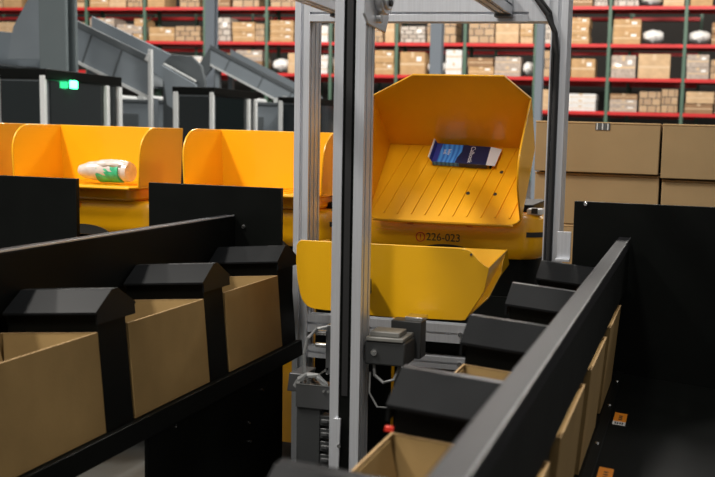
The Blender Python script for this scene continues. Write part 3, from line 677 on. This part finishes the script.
# second rack row just behind (only its beams show between the loads)
rk2 = thing('pallet_rack', 'second red rack row standing directly behind the front pallet rack', 'pallet rack', (-13, RY+3.6, FLOOR))
for k in range(NB+1):
    x = X0-2+BAY*k; m = MB(); m.box(x-.055, x+.055, RY+3.0, RY+3.1, FLOOR, 6.2); m.box(x-.055, x+.055, RY+4.1, RY+4.2, FLOOR, 6.2); m.build('upright', M['green'], rk2)
for k in range(NB):
    for L in LEV:
        m = MB(); m.box(X0-2+BAY*k+.056, X0-2+BAY*(k+1)-.056, RY+3.0, RY+3.05, L-.13, L); m.build('beam', M['red'], rk2)
for li, L in enumerate(LEV):   # wire decks
    for r_, xx in ((rk, X0), (rk2, X0-2)):
        dy = 0 if r_ is rk else 3.0
        m = MB(); m.box(xx, xx+BAY*NB, RY+.055+dy, RY+1.075+dy, L-.03, L-.012); m.build('deck', M['alud'], r_)

def unit_carton(mt, name, style):
    m = MB()
    if style == 'bag':
        lumpy(m, (-.5, 0, .54), (.5, 0, .54), .42, 11, 12, 8)
        o = m.build(name, [mt], world=False, smooth=True)
    else:
        m.box(-.5, .5, -.5, .5, 0, .97); m.box(-.495, .495, -.495, -.01, .97, 1.); m.box(-.495, .495, .01, .495, .97, 1.)
        m.mi = 1
        if not name.endswith('load'): m.box(-.5, .5, -.503, -.5, .42, .52); m.box(-.06, .06, -.504, .5, .999, 1.003); m.box(-.06, .06, -.504, -.5, .75, 1.0)
        if style == 'label': m.mi = 2; m.box(.16, .36, -.505, -.5, .60, .80)
        o = m.build(name, [mt, M['tape'], M['white']], world=False)
    return o
proto = {k: unit_carton(M[mt], nm, stl) for k, (mt, nm, stl) in dict(A=('cartA', 'carton', 'label'), B=('cartB', 'carton', 'plain'), W=('cartW', 'white_carton', 'plain'), G=('cartG', 'wrapped_carton', 'label'), D=('cartD', 'carton', 'plain'), S=('white', 'white_bag', 'bag'), P=('loadA', 'wrapped_load', 'plain'), Q=('loadB', 'wrapped_load', 'label')).items()}
used = set()
DESC = dict(A='tan labelled carton', B='light tan carton', W='white carton', G='greyish carton', D='dark brown carton', S='lumpy white bag', P='wrapped tan carton load', Q='wrapped greyish carton load')
CATN = dict(A='carton', B='carton', W='carton', G='carton', D='carton', S='bag', P='pallet load', Q='pallet load')
LV = ['bottom', 'second', 'third', 'fourth', 'top']
ORD = ['leftmost', 'second', 'third', 'fourth', 'fifth', 'sixth', 'seventh', 'eighth', 'ninth', 'tenth', 'eleventh', 'rightmost']
LAY = ['on shelf', 'in second layer', 'in third layer']
nbox = 0
def put(kind, x, y, z, w, d, h, lab):
    global nbox
    if kind in used: o = proto[kind].copy(); C.objects.link(o)
    else: o = proto[kind]; used.add(kind)
    o.location = (x, y, z+H); o.scale = (w, d, h); o.rotation_euler = (0, 0, random.uniform(-.02, .02) if kind != 'S' else random.uniform(-.1, .1))
    tag(o, lab, CATN[kind], 'goods on the far pallet rack'); nbox += 1
for li, L in enumerate(LEV):
    for k in range(NB):
        xa = X0+BAY*k+.1; xb_ = xa+BAY-.2
        if li <= 1 and k < 9: continue
        if li == 0 and k < 9: continue
        if li == 2 and k < 3: continue
        x = xa; lane = 0
        while x < xb_-.35 and lane < 4:
            w = random.choice([.75, .85, .95, 1.1]); w = min(w, xb_-x)
            kind = random.choices('ABWGDSPQ', [18, 16, 9, 9, 8, 5, 17, 14])[0]
            if kind == 'S': w = min(w, .7)
            n = random.choice([1, 2, 2, 3])
            if kind in 'SPQ': n = 1
            hh = (.96*random.uniform(.62, 1.0) if kind != 'S' else .6)/n
            z = L+.004
            if random.random() < .05: x += w*.6; continue
            for q in range(n):
                kk = kind if random.random() < .7 or n == 1 else random.choice('ABDGW')
                h_ = hh*random.uniform(.86, 1.0)
                lab = '%s %s, %s stack of %s rack bay, %s level' % (DESC[kk], LAY[q], ORD[lane], ORD[k], LV[li])
                put(kk, x+w/2+random.uniform(-.02, .02), RY+.50+random.uniform(-.04, .04), z, w*.95, .82, h_, lab); z += h_+.003
            x += w+.02; lane += 1
for kk in list(proto):
    if kk not in used: bpy.data.objects.remove(proto[kk])

# ------------------------------------------------------------------ light: unseen overhead hall lamps with added hopper fill + dim hall ambience
def area(x, y, z, sx, sy, e, col=(1, .95, .88), aim=None):
    l = bpy.data.lights.new('overhead_area_light', 'AREA'); l.shape = 'RECTANGLE'; l.size = sx; l.size_y = sy; l.energy = e; l.color = col
    o = bpy.data.objects.new('overhead_area_light', l); C.objects.link(o); o.location = (x, y, z)
    if aim: o.rotation_euler = (Vector(aim)-Vector((x, y, z))).to_track_quat('-Z', 'Y').to_euler()
    return o
for x, y, e in ((-4.5, .9, 540), (1.6, 1.0, 80), (-1.3, -1.8, 260), (-8.0, 2.8, 260), (-2.0, 9.5, 360), (4.5, 9.5, 260)): area(x, y, 6.5, .5, 1.6, e)  # lamp nearest behind the camera is added to brighten the tipped hopper
for x in (-22, -14, -6, 1): area(x, 24.5, 9.5, 4, .8, 850, aim=(x, 33, 3.2))
for x in (-9, -2): area(x, 13.5, 8, .6, 3, 480)
w = bpy.data.worlds.new('hall'); sc.world = w; w.use_nodes = True
bg = w.node_tree.nodes['Background']; bg.inputs['Color'].default_value = (1, .97, .93, 1); bg.inputs['Strength'].default_value = .24

# ------------------------------------------------------------------ camera
cam = bpy.data.cameras.new('camera'); co = bpy.data.objects.new('camera', cam); C.objects.link(co)
right = Vector((.972, .234, .030)); fwd = Vector((-.229, .967, -.114))
import numpy as np
F_, PX_, PY_ = 955., 463., 247.
ry = lambda u, v: np.array([(u-PX_)/F_, 1, -(v-PY_)/F_])
nx = ry(-3483, 19); yy = ry(694, 144); yy = yy/np.linalg.norm(yy); xx = -nx; xx = xx-xx.dot(yy)*yy; xx = xx/np.linalg.norm(xx); zz = np.cross(xx, yy)
Rm = np.array([xx, yy, zz])
r_, f_, u_ = Rm[:, 0], Rm[:, 1], Rm[:, 2]
mw = Matrix(((r_[0], u_[0], -f_[0], 0), (r_[1], u_[1], -f_[1], 0), (r_[2], u_[2], -f_[2], H), (0, 0, 0, 1)))
co.matrix_world = mw
cam.sensor_fit = 'HORIZONTAL'; cam.sensor_width = 36; cam.lens = F_/715*36
cam.shift_x = -(PX_-357.5)/715; cam.shift_y = (PY_-238.5)/715
cam.clip_start = .05; cam.clip_end = 200
cam.dof.use_dof = True; cam.dof.focus_distance = 3.55; cam.dof.aperture_fstop = 4.2
sc.camera = co
sc.view_settings.view_transform = 'Standard'; sc.view_settings.look = 'None'; sc.view_settings.gamma = 1; sc.view_settings.use_curve_mapping = False
sc.view_settings.exposure = 0.
